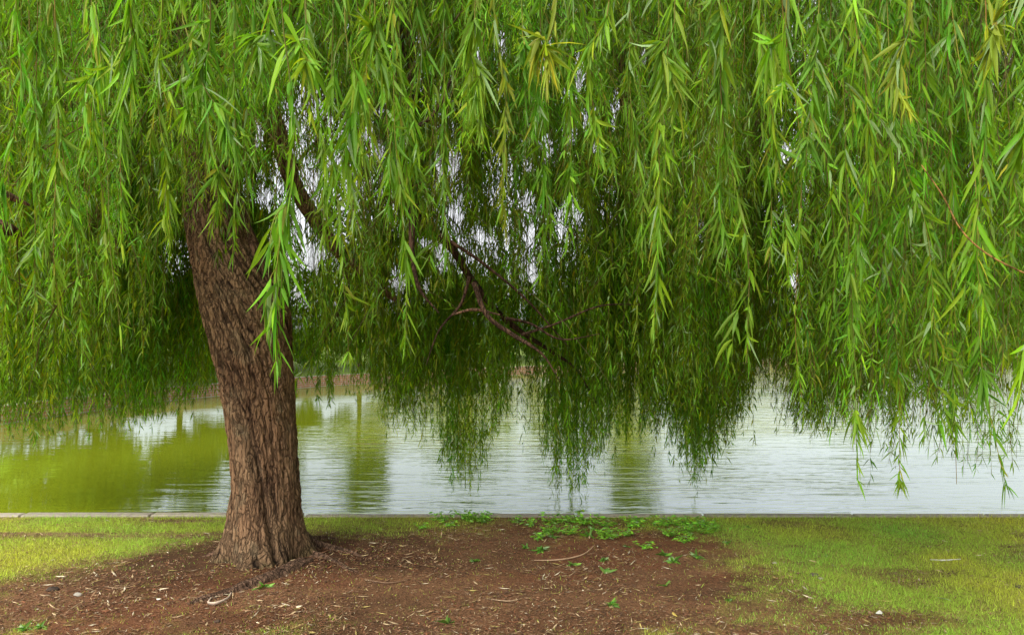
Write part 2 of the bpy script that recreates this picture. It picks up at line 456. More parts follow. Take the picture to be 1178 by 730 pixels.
def build_trunk():
    tab = np.array([  # py, left, right
        [672, 232, 378], [655, 239, 368], [645, 246, 360], [632, 251, 355], [615, 257, 350], [595, 261, 346], [560, 265, 344],
        [520, 263, 341], [480, 257, 338], [440, 249, 336], [400, 239, 334], [360, 228, 330], [335, 221, 321], [310, 216, 304],
        [280, 211, 284], [240, 205, 270], [180, 199, 260], [100, 192, 243], [0, 190, 235], [-120, 196, 232], [-260, 206, 228]], float)
    n_z = 520; seg = 360
    py = np.concatenate([np.linspace(672, 230, 430), np.linspace(228, -260, 90)])
    o = np.argsort(tab[:, 0])
    L = np.interp(py, tab[o, 0], tab[o, 1]); R = np.interp(py, tab[o, 0], tab[o, 2])
    k = np.ones(9) / 9
    L = np.convolve(np.pad(L, 4, 'edge'), k, 'valid'); R = np.convolve(np.pad(R, 4, 'edge'), k, 'valid')
    d0 = TY
    cx = ((L + R) / 2 - CX) / F * d0; r = (R - L) / 2 / F * d0 * .97
    z = EYE + (HY - py) / F * d0
    z[0] = -.15
    cy = TY + .05 * z
    th = np.linspace(0, 2 * np.pi, seg, endpoint=False)
    Z = z[:, None]; TH = th[None]
    tw = TH + .6 * (Z - .3) + .12 * np.sin(Z * 3 + 1)
    U = tw / (2 * np.pi)
    warp = vnoise(U * 12, Z * 4, 3, 12, 64) - .5
    def ridge(fu, fz, seed, wamp):
        nn = vnoise(U * fu + warp * wamp, Z * fz + warp * 1.2, seed, fu, 64)
        return 1 - np.abs(2 * nn - 1)
    r1 = ridge(26, 1.3, 10, 1.0) ** 3; r2 = ridge(56, 3.6, 11, 1.6) ** 2.5; r3 = ridge(110, 9, 12, 2.4) ** 2
    fine = vnoise(U * 180, Z * 40, 13, 180, 64)
    plate = vnoise(U * 16, Z * 2.2, 14, 16, 64) - .5
    disp = .009 - .010 * r1 - .012 * r2 - .010 * r3 + .007 * plate + .006 * (fine - .5)
    # big muscles of the trunk and the buttress lobes at the foot
    lobes = np.sin(3 * tw + .6) * .5 + np.sin(5 * tw + 2.1) * .35
    foot = np.exp(-np.maximum(Z + .0, 0) / .16)
    rr = r[:, None] * (1 + .028 * lobes + foot * .16 * (np.sin(7 * TH + 1) * .6 + np.sin(4 * TH + .4) * .7)) + disp * (.7 + .5 * smoothstep(.3, 1.6, Z))
    # one deep seam twisting down the front right
    seam_a = -1.08 + -.75 * (Z - .2)
    da = np.angle(np.exp(1j * (TH - seam_a)))
    seam = np.exp(-(da / .085) ** 2) * smoothstep(1.35, .7, Z)
    seam2 = np.exp(-(np.angle(np.exp(1j * (TH - (-1.75 - .8 * (Z - .9))))) / .07) ** 2) * smoothstep(2.0, 1.5, Z) * smoothstep(.2, .7, Z)
    rr = rr - .038 * seam - .015 * seam2
    v = np.stack([cx[:, None] + rr * np.cos(TH), cy[:, None] + rr * np.sin(TH), Z + 0 * TH], -1)
    v[..., 0] -= TX; v[..., 1] -= TY
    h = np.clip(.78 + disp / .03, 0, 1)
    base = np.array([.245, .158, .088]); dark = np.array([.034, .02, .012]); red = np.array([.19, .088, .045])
    cc = dark + (base - dark) * smoothstep(.12, .75, h)[..., None]  # cavity shade in the colour: bark painted darker the deeper it lies
    big = fbm(U * 8, Z * 2.2, 30, 3)[..., None]
    cc = cc * (1 - .3 * smoothstep(.45, .7, big)) + red * .3 * smoothstep(.45, .7, big) * (.35 + .65 * h[..., None])
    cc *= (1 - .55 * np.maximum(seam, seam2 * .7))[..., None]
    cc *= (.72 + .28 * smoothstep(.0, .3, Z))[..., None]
    lich = smoothstep(.60, .74, fbm(U * 22, Z * 7, 36, 4))[..., None] * h[..., None]
    cc = cc * (1 - .4 * lich) + np.array([.20, .19, .12]) * .4 * lich
    moss = (smoothstep(.35, .0, Z) * smoothstep(.45, .6, fbm(U * 16, Z * 8, 33, 3)))[..., None]
    cc = cc * (1 - .4 * moss) + np.array([.09, .085, .03]) * .4 * moss
    idx = np.arange(n_z * seg).reshape(n_z, seg); nx = np.roll(idx, -1, 1)
    q = np.stack([idx[:-1], nx[:-1], nx[1:], idx[1:]], -1).reshape(-1, 4)
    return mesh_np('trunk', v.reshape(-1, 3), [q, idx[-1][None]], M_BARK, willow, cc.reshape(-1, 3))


trunk = build_trunk()
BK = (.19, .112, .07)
# surface roots
def gp(px, py):       # point on the ground
    d = EYE * F / (py - HY); return np.array([(px - CX) / F * d, d, 0.0])
def root(pts, radii, lift):
    w = [gp(a, b) + np.array([0, 0, l]) for (a, b), l in zip(pts, lift)]
    o = tube('root', w, radii, M_BARK, willow, seg=36, n=160, amp=.34, seed=int(pts[0][0]), col=(.15, .092, .06), freq=14)
    return o
root([(356, 639), (349, 650), (328, 661), (298, 672), (262, 683), (224, 694), (196, 703)], [.05, .07, .075, .068, .055, .04, .012], [-.04, -.012, -.004, -.008, -.012, -.02, -.03])
root([(338, 628), (362, 632), (385, 634), (410, 640), (440, 652)], [.09, .06, .045, .035, .01], [.06, .012, .0, -.012, -.03])
root([(335, 630), (358, 624), (384, 622), (408, 626)], [.08, .045, .035, .01], [.05, .01, -.005, -.03])
root([(345, 640), (375, 645), (402, 656), (430, 668)], [.05, .04, .028, .01], [.02, .004, -.008, -.02])
root([(268, 636), (246, 642), (226, 646), (200, 648)], [.07, .05, .03, .01], [.04, .0, -.01, -.03])
root([(285, 642), (276, 652), (262, 658), (240, 664)], [.06, .035, .022, .01], [.02, -.004, -.01, -.02])

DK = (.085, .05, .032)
# limbs one can follow in the photograph
def limb(pp, radii, name='limb', seg=24, n=110, col=BK, amp=.12):
    if min(a[2] for a in pp[1:]) >= 6.8 and all(a[0] > 400 for a in pp[-2:]) and pp[0][0] < 640 and pp[-1][0] != 455:
        pp = [(a, b, c if c < 6.5 else c * .66) for a, b, c in pp]; radii = [q * .74 for q in radii]      # this bough reaches towards the viewer
    return tube(name, [P(*a) for a in pp], radii, M_BARK, willow, seg=seg, n=n, amp=amp, seed=int(abs(pp[0][0])), col=col)
limb([(318, 400, 5.95), (306, 350, 5.98), (290, 305, 6.02), (274, 262, 6.06), (261, 220, 6.1), (247, 170, 6.15), (240, 90, 6.2), (250, 0, 6.3), (285, -120, 6.5)], [.09, .12, .115, .1, .09, .08, .075, .065, .05])
limb([(232, -60, 6.1), (270, 40, 6.3), (312, 130, 6.5), (335, 205, 6.6), (362, 252, 6.7), (392, 292, 6.75), (425, 322, 6.8), (455, 345, 6.9)], [.1, .085, .075, .07, .066, .058, .045, .02])
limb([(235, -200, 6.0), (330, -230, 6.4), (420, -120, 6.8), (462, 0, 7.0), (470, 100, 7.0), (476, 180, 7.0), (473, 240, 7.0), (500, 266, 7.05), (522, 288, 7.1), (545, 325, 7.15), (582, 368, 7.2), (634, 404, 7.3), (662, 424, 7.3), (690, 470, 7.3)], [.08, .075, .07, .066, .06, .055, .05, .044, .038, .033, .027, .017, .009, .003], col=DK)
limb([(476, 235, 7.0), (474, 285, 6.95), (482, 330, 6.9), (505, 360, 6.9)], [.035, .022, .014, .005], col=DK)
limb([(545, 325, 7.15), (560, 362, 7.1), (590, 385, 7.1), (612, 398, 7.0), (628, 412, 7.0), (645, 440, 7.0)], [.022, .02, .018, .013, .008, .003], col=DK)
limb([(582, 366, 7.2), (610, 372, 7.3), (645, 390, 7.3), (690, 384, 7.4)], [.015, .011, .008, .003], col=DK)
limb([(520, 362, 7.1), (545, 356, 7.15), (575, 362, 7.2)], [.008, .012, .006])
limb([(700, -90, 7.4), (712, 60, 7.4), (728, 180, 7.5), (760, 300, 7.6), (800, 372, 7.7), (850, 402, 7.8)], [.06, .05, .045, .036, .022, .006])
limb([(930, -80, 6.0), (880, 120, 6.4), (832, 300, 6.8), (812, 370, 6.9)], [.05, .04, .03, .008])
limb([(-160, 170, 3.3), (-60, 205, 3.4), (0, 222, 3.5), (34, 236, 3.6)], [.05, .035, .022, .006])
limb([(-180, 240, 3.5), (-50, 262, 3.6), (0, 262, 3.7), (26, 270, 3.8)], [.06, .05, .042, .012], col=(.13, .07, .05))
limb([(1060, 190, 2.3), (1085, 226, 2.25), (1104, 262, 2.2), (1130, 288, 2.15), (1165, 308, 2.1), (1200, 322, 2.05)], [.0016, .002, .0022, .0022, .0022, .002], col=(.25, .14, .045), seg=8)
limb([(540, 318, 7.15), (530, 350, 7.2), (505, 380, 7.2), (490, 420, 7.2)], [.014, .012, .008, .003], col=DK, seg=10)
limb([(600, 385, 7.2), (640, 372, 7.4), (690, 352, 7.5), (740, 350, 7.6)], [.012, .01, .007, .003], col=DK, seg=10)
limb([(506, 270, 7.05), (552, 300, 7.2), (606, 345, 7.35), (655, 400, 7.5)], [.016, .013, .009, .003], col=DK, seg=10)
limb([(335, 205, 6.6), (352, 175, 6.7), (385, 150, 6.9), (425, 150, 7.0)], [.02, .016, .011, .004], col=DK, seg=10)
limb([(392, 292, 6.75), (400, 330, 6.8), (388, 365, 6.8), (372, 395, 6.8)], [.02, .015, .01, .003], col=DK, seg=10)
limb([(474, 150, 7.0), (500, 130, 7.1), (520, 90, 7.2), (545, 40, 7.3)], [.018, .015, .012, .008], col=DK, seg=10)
# the limbs that carry the crown above and around the frame
top = P(215, -240, TY)
for az, reach, zt, r0 in [(15, 5.8, 5.6, .11), (-20, 5.5, 5.2, .12), (-50, 5.2, 5.0, .1), (-78, 4.6, 5.0, .11), (-110, 4.6, 4.9, .09), (-150, 4.5, 5.2, .1), (170, 5.0, 5.6, .1),
                          (130, 5.2, 6.0, .1), (90, 4.8, 6.2, .1), (55, 5.6, 6.2, .11)]:
    a = math.radians(az); u = np.array([math.cos(a), math.sin(a), 0])
    s0 = top - np.array([0, 0, rng.uniform(.1, 1.0)])
    pts = [s0, s0 + u * reach * .25 + np.array([0, 0, .9]), s0 + u * reach * .6 + np.array([0, 0, zt + .5 - s0[2]]), s0 + u * reach + np.array([0, 0, zt - .6 - s0[2]])]
    tube('limb', pts, [r0, r0 * .8, r0 * .5, .012], M_BARK, willow, seg=16, n=60, seed=az + 200, col=BK)

# ---- hanging foliage: bottom lines by distance (px, py)
BOT_B = [(-90, 400), (0, 395), (60, 385), (130, 350), (180, 300), (210, 262), (240, 235), (300, 215), (335, 225), (370, 280), (430, 315), (470, 320), (520, 260), (600, 235), (660, 270), (700, 300),
         (760, 340), (800, 330), (850, 385), (900, 420), (950, 455), (1000, 480), (1060, 500), (1120, 505), (1178, 455), (1270, 470)]
BOT_C = [(-90, 440), (0, 435), (100, 435), (190, 395), (212, 300), (235, 255), (300, 235), (325, 240), (345, 395), (380, 425), (450, 400), (520, 340), (600, 340), (650, 390), (720, 440), (800, 480),
         (860, 455), (900, 485), (960, 500), (1000, 512), (1100, 512), (1178, 450), (1270, 460)]
BOT_D = [(-90, 485), (0, 484), (60, 486), (110, 474), (150, 472), (200, 468), (235, 440), (262, 438), (345, 446), (375, 452), (420, 460), (445, 482), (480, 492), (505, 500), (518, 545), (540, 562), (556, 548),
         (572, 496), (600, 490), (622, 530), (640, 562), (662, 572), (682, 545), (700, 512), (740, 498), (770, 500), (790, 540), (806, 552), (825, 520), (850, 482), (880, 450), (915, 478),
         (950, 478), (1000, 470), (1060, 468), (1120, 450), (1178, 430), (1270, 430)]
T_FRONT = np.array([.152, .322, .007]); T_MID = np.array([.13, .265, .005]); T_BACK = np.array([.15, .285, .006])  # mid tint darkened as the crown's inner shade, back tint lifted against it


def place(n, d0, d1, table, jit, top_fn, cl, pxr=(-110, 1290), sig=.13):
    """clusters of strands: every cluster hangs from one small branch"""
    nc = max(1, n // cl)
    ci = rng.integers(0, nc, n)
    cpx = rng.uniform(*pxr, nc); cd = rng.uniform(d0, d1, nc)
    d = np.clip(cd[ci] + rng.normal(0, .18, n), d0, d1)
    px = cpx[ci] + rng.normal(0, sig, n) * F / d
    cjit = rng.normal(0, 1, nc)
    py = interp_table(table, px) - np.abs(rng.normal(0, 1, n)) * jit + cjit[ci] * jit * .3
    x = (px - CX) / F * d
    bot = np.stack([x, d, EYE + (HY - py) / F * d], 1)
    zt = np.maximum(top_fn(d) + rng.normal(0, .3, n), bot[:, 2] + .6)
    tp = np.stack([x + rng.normal(0, .10, n), d + rng.normal(0, .12, n), zt], 1)
    return px, d, tp, bot, ci, nc


def sweep_for(px, d):
    s = np.zeros((len(px), 3))
    w = smoothstep(860, 920, px) * smoothstep(1040, 980, px)
    s[:, 0] = -.7 * w * rng.uniform(.5, 1.2, len(px))
    return s


def tints(base, n, ci, nc, var=.2):
    cb = np.exp(rng.normal(0, var, nc))[ci] * np.exp(rng.normal(0, .12, n))
    hue = rng.normal(0, .19, nc)[ci]
    t = base[None] * cb[:, None]
    t[:, 0] *= np.exp(hue); t[:, 2] *= np.exp(-hue)
    return np.minimum(t, np.array([.29, .46, .05]))


fol = Foliage()
# back curtain, over the water
px, d, tp, bt, ci, nc = place(2150, 7.0, 10.2, BOT_D, 30, lambda d: 4.6 + .25 * d, 7)
pa = hang_paths(tp, bt, rng.uniform(.03, .10, len(d)), sweep=sweep_for(px, d))
ti = tints(T_BACK, len(d), ci, nc)
dress(fol, pa, ti, .030, (.08, .13), (.012, .019), 'lo', stem_col=(.13, .085, .03))
tw, s2 = twigs(pa, 3, (.3, .8), (.06, .22))
dress(fol, tw, ti[s2], .030, (.08, .12), (.012, .018), 'lo', r0=.0014, r1=.0006, stem_col=(.12, .09, .03))
# it hangs thicker at both sides
for nn, rg in ((430, (-120, 262)), (300, (840, 1290)), (330, (400, 860))):
    px, d, tp, bt, ci, nc = place(nn, 6.6, 9.2, [(a_, b_ + (15 if a_ < 300 or a_ > 860 else 4)) for a_, b_ in BOT_D], 13 if rg[0] != 400 else 42, lambda d: 4.2 + .2 * d, 6, pxr=rg)
    ok = ~((px > 236) & (px < 345) & (d < 6.9))
    pa = hang_paths(tp, bt, rng.uniform(.03, .10, len(d)), sweep=sweep_for(px, d))
    ti = tints(T_BACK * .95, len(d), ci, nc)
    dress(fol, pa[ok], ti[ok], .026, (.08, .13), (.012, .018), 'lo', stem_col=(.13, .085, .03))
    tw, s2 = twigs(pa[ok], 3, (.25, .6), (.06, .2))
    dress(fol, tw, ti[ok][s2], .028, (.08, .12), (.012, .017), 'lo', r0=.0014, r1=.0006, stem_col=(.12, .09, .03))
# middle curtain, around the trunk
px, d, tp, bt, ci, nc = place(850, 4.9, 7.0, BOT_C, 34, lambda d: 4.3 + .3 * d, 6)
pa = hang_paths(tp, bt, rng.uniform(.03, .09, len(d)), sweep=sweep_for(px, d))
ti = tints(T_MID, len(d), ci, nc)
dress(fol, pa, ti, .026, (.075, .12), (.010, .016), 'lo', stem_col=(.19, .11, .035))
tw, s2 = twigs(pa, 3, (.25, .6), (.05, .18))
dress(fol, tw, ti[s2], .026, (.07, .11), (.010, .015), 'lo', r0=.0014, r1=.0006, stem_col=(.16, .12, .03))
# front curtain: sprays of uneven length at several depths
for nn, da, db, up in ((370, 4.4, 6.0, 70), (285, 3.3, 4.5, 135)):
    px, d, tp, bt, ci, nc = place(nn, da, db, BOT_B, 30, lambda d: 3.9 + .35 * d, 6, sig=.085)
    raise_ = (rng.exponential(1, nc) * up * (rng.random(nc) < .75))[ci]
    bt[:, 2] = np.minimum(bt[:, 2] + raise_ / F * d, EYE + .40 * d)
    pa = hang_paths(tp, bt, rng.uniform(.04, .17, len(d)), sweep=sweep_for(px, d) + np.stack([rng.normal(0, .16, nc)[ci], rng.normal(0, .1, nc)[ci], 0 * d], 1))
    ti = tints(T_FRONT, len(d), ci, nc, .27)
    dress(fol, pa, ti, .0145, (.038, .082), (.0045, .0085), 'mid', spread=(.15, 1.1), stem_col=(.27, .17, .045), r0=.0028)
    tw, s2 = twigs(pa, 4, (.15, .5), (.05, .2))
    dress(fol, tw, ti[s2], .0145, (.038, .078), (.0045, .008), 'mid', spread=(.15, 1.15), r0=.0014, r1=.0006, stem_col=(.24, .19, .045))
# loose low sprays on the right, reaching over the water
px, d, tp, bt, ci, nc = place(64, 2.7, 4.2, [(900, 490), (960, 520), (1000, 535), (1060, 530), (1110, 545), (1170, 540), (1240, 520)], 26, lambda d: 3.9 + .35 * d, 4, pxr=(930, 1215), sig=.06)
pa = hang_paths(tp, bt, rng.uniform(.05, .12, len(d)), sweep=np.stack([-.3 * rng.random(len(d)), 0 * d, 0 * d], 1))
ti = tints(T_FRONT, len(d), ci, nc, .26)
dress(fol, pa, ti, .026, (.05, .10), (.006, .011), 'mid', spread=(.15, 1.0), stem_col=(.2, .14, .045), r0=.0026)
tw, s2 = twigs(pa, 3, (.12, .35), (.04, .16))
dress(fol, tw, ti[s2], .024, (.05, .09), (.006, .010), 'mid', spread=(.15, 1.1), r0=.0014, r1=.0006, stem_col=(.2, .16, .045))
# brown side branchlets that carry the sprays
nb = 230
d = rng.uniform(3.6, 8.0, nb); pxb = rng.uniform(-60, 1240, nb); pyb = rng.uniform(-40, 330, nb)
p0 = np.stack([(pxb - CX) / F * d, d, EYE + (HY - pyb) / F * d], 1)
p0 = p0[(pxb < 190) | (pxb > 345) | (pyb < 200) | (d > 6.6)]; nb = len(p0)
az = rng.choice([0, math.pi], nb) + rng.normal(0, .7, nb); ln = rng.uniform(.35, 1.1, nb); dr = rng.uniform(.1, 1.3, nb)
u_ = np.linspace(0, 1, 9)
bpths = p0[:, None] + np.stack([np.cos(az), np.sin(az), 0 * az], 1)[:, None] * (ln[:, None] * (u_ ** .8))[..., None]
bpths[..., 2] -= (ln * dr)[:, None] * u_ ** 1.7
bpths += np.cumsum(rng.normal(0, .008, bpths.shape), 1)
dress(fol, bpths, np.tile(T_MID, (nb, 1)), .04, (.05, .09), (.006, .011), 'mid', spread=(.3, 1.3), r0=.006, r1=.0015, stem_col=(.15, .085, .035), holes=False)
fo = fol.build('foliage', M_LEAF, willow)
fo.data.transform(__import__('mathutils').Matrix.Translation((-TX, -TY, 0)))
tag(fo, kind='stuff')

# ---- the hundred strands that hang nearest, each a part of its own
HERO = [  # px at the frame top, tip px, tip py, distance, yellow
    (322, 318, 425, 1.75, 0), (300, 296, 62, 2.0, 0), (345, 346, 135, 2.0, 0), (392, 402, 228, 2.1, 0), (428, 408, 275, 2.6, 0), (452, 470, 392, 2.7, 0), (105, 108, 165, 2.6, 0), (150, 152, 112, 2.3, 0),
    (203, 212, 138, 2.2, 0), (243, 262, 168, 2.2, 0), (545, 546, 114, 2.2, 0), (430, 440, 92, 2.2, 0), (640, 636, 76, 1.9, 1), (702, 690, 202, 2.6, 0), (776, 757, 382, 2.3, 0), (778, 775, 130, 2.2, 0),
    (832, 838, 300, 2.4, 0), (826, 858, 420, 2.3, 0), (868, 902, 332, 2.5, 0), (908, 905, 95, 2.0, 0), (942, 930, 195, 2.3, 0), (985, 1003, 205, 2.5, 0), (1050, 1047, 125, 2.2, 1), (1138, 1140, 62, 1.9, 1),
    (1022, 1080, 385, 2.6, 0), (1098, 1166, 556, 2.5, 0), (972, 986, 560, 2.6, 0), (1012, 1036, 560, 2.9, 0), (1062, 1062, 512, 2.8, 0), (1088, 1098, 556, 2.8, 0), (1128, 1142, 405, 2.2, 0), (1190, 1165, 475, 1.7, 0),
    (1182, 1170, 255, 1.75, 0), (62, 72, 382, 2.8, 0), (42, 36, 392, 3.0, 0), (112, 132, 348, 3.0, 0), (98, 142, 402, 2.8, 2), (62, 96, 412, 3.0, 0), (20, 14, 332, 2.9, 0), (598, 612, 150, 2.9, 0),
    (662, 657, 284, 3.0, 0), (566, 582, 282, 3.0, 1), (510, 517, 322, 3.1, 0), (622, 622, 318, 3.1, 0), (480, 492, 225, 2.8, 0), (352, 372, 300, 2.9, 0), (382, 400, 415, 2.9, 0), (232, 240, 262, 3.0, 0),
    (270, 268, 300, 3.1, 0), (185, 190, 290, 3.0, 0), (724, 735, 300, 3.0, 0), (1000, 985, 440, 2.9, 0), (958, 950, 420, 3.0, 0), (1040, 1035, 470, 2.9, 0), (900, 925, 480, 3.0, 0)]
BOT_H = [(a, b - 45) for a, b in BOT_B]
rx = np.linspace(-30, 1205, 17) + rng.normal(0, 26, 17)
for x in rx:
    tipy = float(interp_table(BOT_H, x)) - abs(rng.normal(0, 70))
    HERO.append((x + rng.normal(0, 10), x, max(tipy, 40), rng.uniform(2.7, 3.5), 0))
for (xt, xb, yb, dd, yel) in HERO:
    f1 = Foliage()
    b = P(xb, yb, dd); zt = 3.9 + .3 * dd + rng.normal(0, .15)
    ztop_frame = EYE + HY / F * dd
    t0 = P(xt, 0, dd)
    # straight line through the frame-top point, gently upright above it
    tpt = np.array([t0[0] + (t0[0] - b[0]) * .3 + rng.normal(0, .05), dd + rng.normal(0, .08), zt])
    main = catmull([tpt, (tpt * .45 + t0 * .55), t0, t0 * .62 + b * .38 + rng.normal(0, .022, 3), t0 * .28 + b * .72 + rng.normal(0, .022, 3), b], 22)[None]
    main = main + np.cumsum(rng.normal(0, .0022, main.shape), 1)
    tint = T_FRONT * np.exp(rng.normal(0, .13)) * np.array([np.exp(rng.normal(0, .12)), 1, 1])
    if yel == 1: tint = np.array([.27, .35, .018])
    dress(f1, main, tint[None], .018, (.05, .12), (.008, .0145), 'hi', spread=(.04, .32) if yel == 1 else ((.08, .5) if rng.random() < .6 else (.15, .9)), r0=.0026, r1=.0011, stem_col=(.3, .27, .05) if rng.random() < .6 else (.32, .19, .05), holes=False,
          yellow=.1 if yel == 1 else .01, bare=np.array([yel == 2]), thin_above=False)
    if yel == 0:
        nt_ = 2 + int(rng.random() < .6)
        tw, s2 = twigs(main, nt_, (.1, .3), (.02, .09))
        ok = tw[:, -1, 2] > b[2] - .02
        if ok.any():
            tw = tw[ok]
            dress(f1, tw, np.repeat(tint[None], len(tw), 0), .018, (.055, .105), (.009, .014), 'hi', spread=(.15, .85), r0=.0014, r1=.0008, stem_col=(.27, .26, .05), holes=False, yellow=.01, thin_above=False)
    so = f1.build('hanging_strand', M_LEAF, willow)
    so.data.transform(__import__('mathutils').Matrix.Translation((-TX, -TY, 0)))
    if yel == 1: tag(so, 'strand with yellowing leaves')
    if yel == 2: tag(so, 'nearly bare yellow strand')

# ------------------------------------------------------------------ GROUND
def grass_mask(x, y):
    """1 where the turf grows, 0 on the worn earth"""
    d = np.maximum(y, .5)
    n = fbm(x * .9 + 20, y * .9 + 20, 60, 4) - .5; n2 = fbm(x * 5 + 9, y * 5 + 3, 70, 3) - .5
    # worn earth under the tree
    xr = 2.0; xl = -2.75 - (6.1 - y) * .75
    e1 = np.maximum(smoothstep(xr - 1.0, xr + .75, x), smoothstep(xl + .7, xl - .8, x)) + smoothstep(6.2, 6.95, y) * .75
    n3 = fbm(x * 14 + 2, y * 14 + 6, 75, 2) - .5
    m = smoothstep(.04, .96, e1 + n * .9 + n2 * .6 + n3 * .35)
    # bare gap at the middle of the water's edge
    gap = np.exp(-((x - .15) / .75) ** 2) * smoothstep(6.2, 6.6, y)
    m = m * (1 - .85 * gap)
    # scuffed strip on the left by the kerb and patches in the turf
    m *= 1 - .85 * smoothstep(.50, .62, fbm(x * .5 + 3, y * 3.2 + 1, 80, 3)) * smoothstep(-1.2, -2.2, x) * smoothstep(6.3, 6.6, y)
    m *= 1 - .5 * smoothstep(.60, .74, fbm(x * 1.1 + 40, y * 2.0 + 7, 85, 4))
    m *= 1 - .9 * np.exp(-((x - 2.15) / .55) ** 2 - ((y - 4.62) / .16) ** 2)
    return np.clip(m, 0, 1)


def ground_h(x, y):
    h = .03 * (fbm(x * .7 + 50, y * .7 + 50, 90, 3) - .5) + .014 * (fbm(x * 4 + 5, y * 4 + 5, 94, 3) - .5)
    r = np.hypot(x - TX, y - TY)
    h = h + .035 * np.exp(-(r / .75) ** 2)
    h = h * smoothstep(EDGE, EDGE - .3, y)
    return h


xs = np.concatenate([[-300, -120, -50, -25, -14, -9], np.arange(-6.4, 6.4, .03), [7, 9, 14, 25, 50, 120, 300]])
ys = np.concatenate([[-300, -120, -40, -15, -5, 0, 2, 3], np.arange(3.4, EDGE - .01, .03), [EDGE]])
X, Y = np.meshgrid(xs, ys)
Z = ground_h(X, Y)
gm = grass_mask(X, Y)[..., None]
soil = np.array([.19, .104, .058]) * (.7 + .6 * fbm(X * 2 + 8, Y * 2 + 8, 100, 4))[..., None]
redd = smoothstep(.45, .7, fbm(X * 1.3 + 31, Y * 2.2 + 12, 104, 3))[..., None]
soil = soil * (1 - .5 * redd) + np.array([.17, .066, .035]) * .5 * redd
damp = smoothstep(.45, .68, fbm(X * .8 + 61, Y * 1.5 + 22, 150, 3))[..., None]
soil = soil * (1 - .38 * damp)
soil = soil * (1 - .45 * np.exp(-(np.hypot((X - TX - .35) / 1.25, (Y - TY - .05) / .5)) ** 2))[..., None]  # trunk's shadow painted into the soil, around its foot and to the right
pale = (smoothstep(-1.0, -2.4, X) * smoothstep(6.3, 6.7, Y))[..., None]
soil = soil * (1 - .6 * pale) + np.array([.30, .235, .13]) * .6 * pale
turf = np.array([.30, .33, .07]) * (.8 + .4 * fbm(X * 3, Y * 3, 108, 3))[..., None]
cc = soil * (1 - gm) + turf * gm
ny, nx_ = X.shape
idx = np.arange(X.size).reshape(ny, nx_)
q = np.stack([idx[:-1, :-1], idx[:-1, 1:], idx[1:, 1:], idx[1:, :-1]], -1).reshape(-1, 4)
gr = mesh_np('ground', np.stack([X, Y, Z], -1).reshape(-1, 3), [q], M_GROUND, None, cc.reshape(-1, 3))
tag(gr, kind='structure')


def view_x(px_lo, px_hi, y):
    return (px_lo - CX) / F * y, (px_hi - CX) / F * y


def scatter(n, y0=3.9, y1=EDGE - .03):
    """even over the ground area seen"""
    y = rng.uniform(y0, y1, n); x = rng.uniform(-.78, .78, n) * y
    return x, y


# grass blades
x, y = scatter(330000)
p = grass_mask(x, y)
k = rng.random(len(x)) < np.clip(p * 1.05, .035, 1); x, y, p = x[k], y[k], p[k]
n = len(x)
h = rng.uniform(.012, .034, n) * (1 + .9 * smoothstep(EDGE - .1, EDGE, y))  * (.6 + .5 * p) * np.where(rng.random(n) < .03, 1.7, 1)
az = rng.random(n) * 6.283; lean = rng.uniform(.1, 1.1, n)
dx = np.cos(az) * lean * h; dy = np.sin(az) * lean * h
w = rng.uniform(.0016, .0034, n); wa = rng.random(n) * 6.283
wx = np.cos(wa) * w / 2; wy = np.sin(wa) * w / 2
z0 = ground_h(x, y) - .003
v = np.stack([np.stack([x - wx, y - wy, z0], -1), np.stack([x + wx, y + wy, z0], -1),
              np.stack([x + dx * .45 + wx * .7, y + dy * .45 + wy * .7, z0 + h * .62], -1), np.stack([x + dx, y + dy, z0 + h], -1),
              ], 1)
v5 = np.stack([x + dx * .45 - wx * .7, y + dy * .45 - wy * .7, z0 + h * .62], -1)
v = np.concatenate([v[:, :3], v[:, 3:4], v5[:, None]], 1)
i5 = np.arange(n * 5).reshape(n, 5)
gc = np.array([.37, .53, .065]) * np.exp(rng.normal(0, .25, (n, 1)))
gc[:, 0] *= np.exp(.25 * (fbm(x * 1.2 + 3, y * 1.2 + 3, 120, 3) - .5) * 4)
dry = rng.random(n) < (.13 + .2 * (1 - p))
gc[dry] = np.array([.34, .27, .11]) * np.exp(rng.normal(0, .2, (dry.sum(), 1)))
g = mesh_np('grass', v.reshape(-1, 3), [i5[:, [0, 1, 2, 4]], i5[:, [4, 2, 3]]], M_GRASS, None, np.repeat(gc[:, None], 5, 1).reshape(-1, 3))
tag(g, 'short mown turf growing along the water and on the right of the bank', 'grass', kind='stuff')

# leaf and bark litter on the worn earth
x, y = scatter(120000)
p = grass_mask(x, y)
k = rng.random(len(x)) < np.clip(1.0 - .8 * p, .1, 1) * (.25 + 1.2 * smoothstep(.35, .65, fbm(x * 2.6 + 11, y * 3.4 + 17, 140, 3))); x, y = x[k], y[k]; n = len(x)
kind = rng.random(n)
L = np.where(kind < .6, rng.uniform(.006, .02, n), rng.uniform(.018, .055, n)); W = np.where(kind < .6, L * rng.uniform(.25, .6, n), rng.uniform(.003, .008, n))
big = rng.random(n) < .012          # whole dropped willow leaves
L[big] = rng.uniform(.05, .095, big.sum()); W[big] = rng.uniform(.007, .013, big.sum())
az = rng.random(n) * 6.283; ca, sa = np.cos(az), np.sin(az)
z0 = ground_h(x, y) + .003
tilt = rng.normal(0, .18, n); roll = rng.normal(0, .35, n)
def lp(u, w):
    return np.stack([x + ca * u * L - sa * w * W, y + sa * u * L + ca * w * W, z0 + .005 + u * L * tilt + w * W * roll + .012 * np.maximum(L * 12 * u * u - .03, 0)], -1)
v = np.stack([lp(-.5, 0), lp(0, .5), lp(.5, 0), lp(0, -.5)], 1)
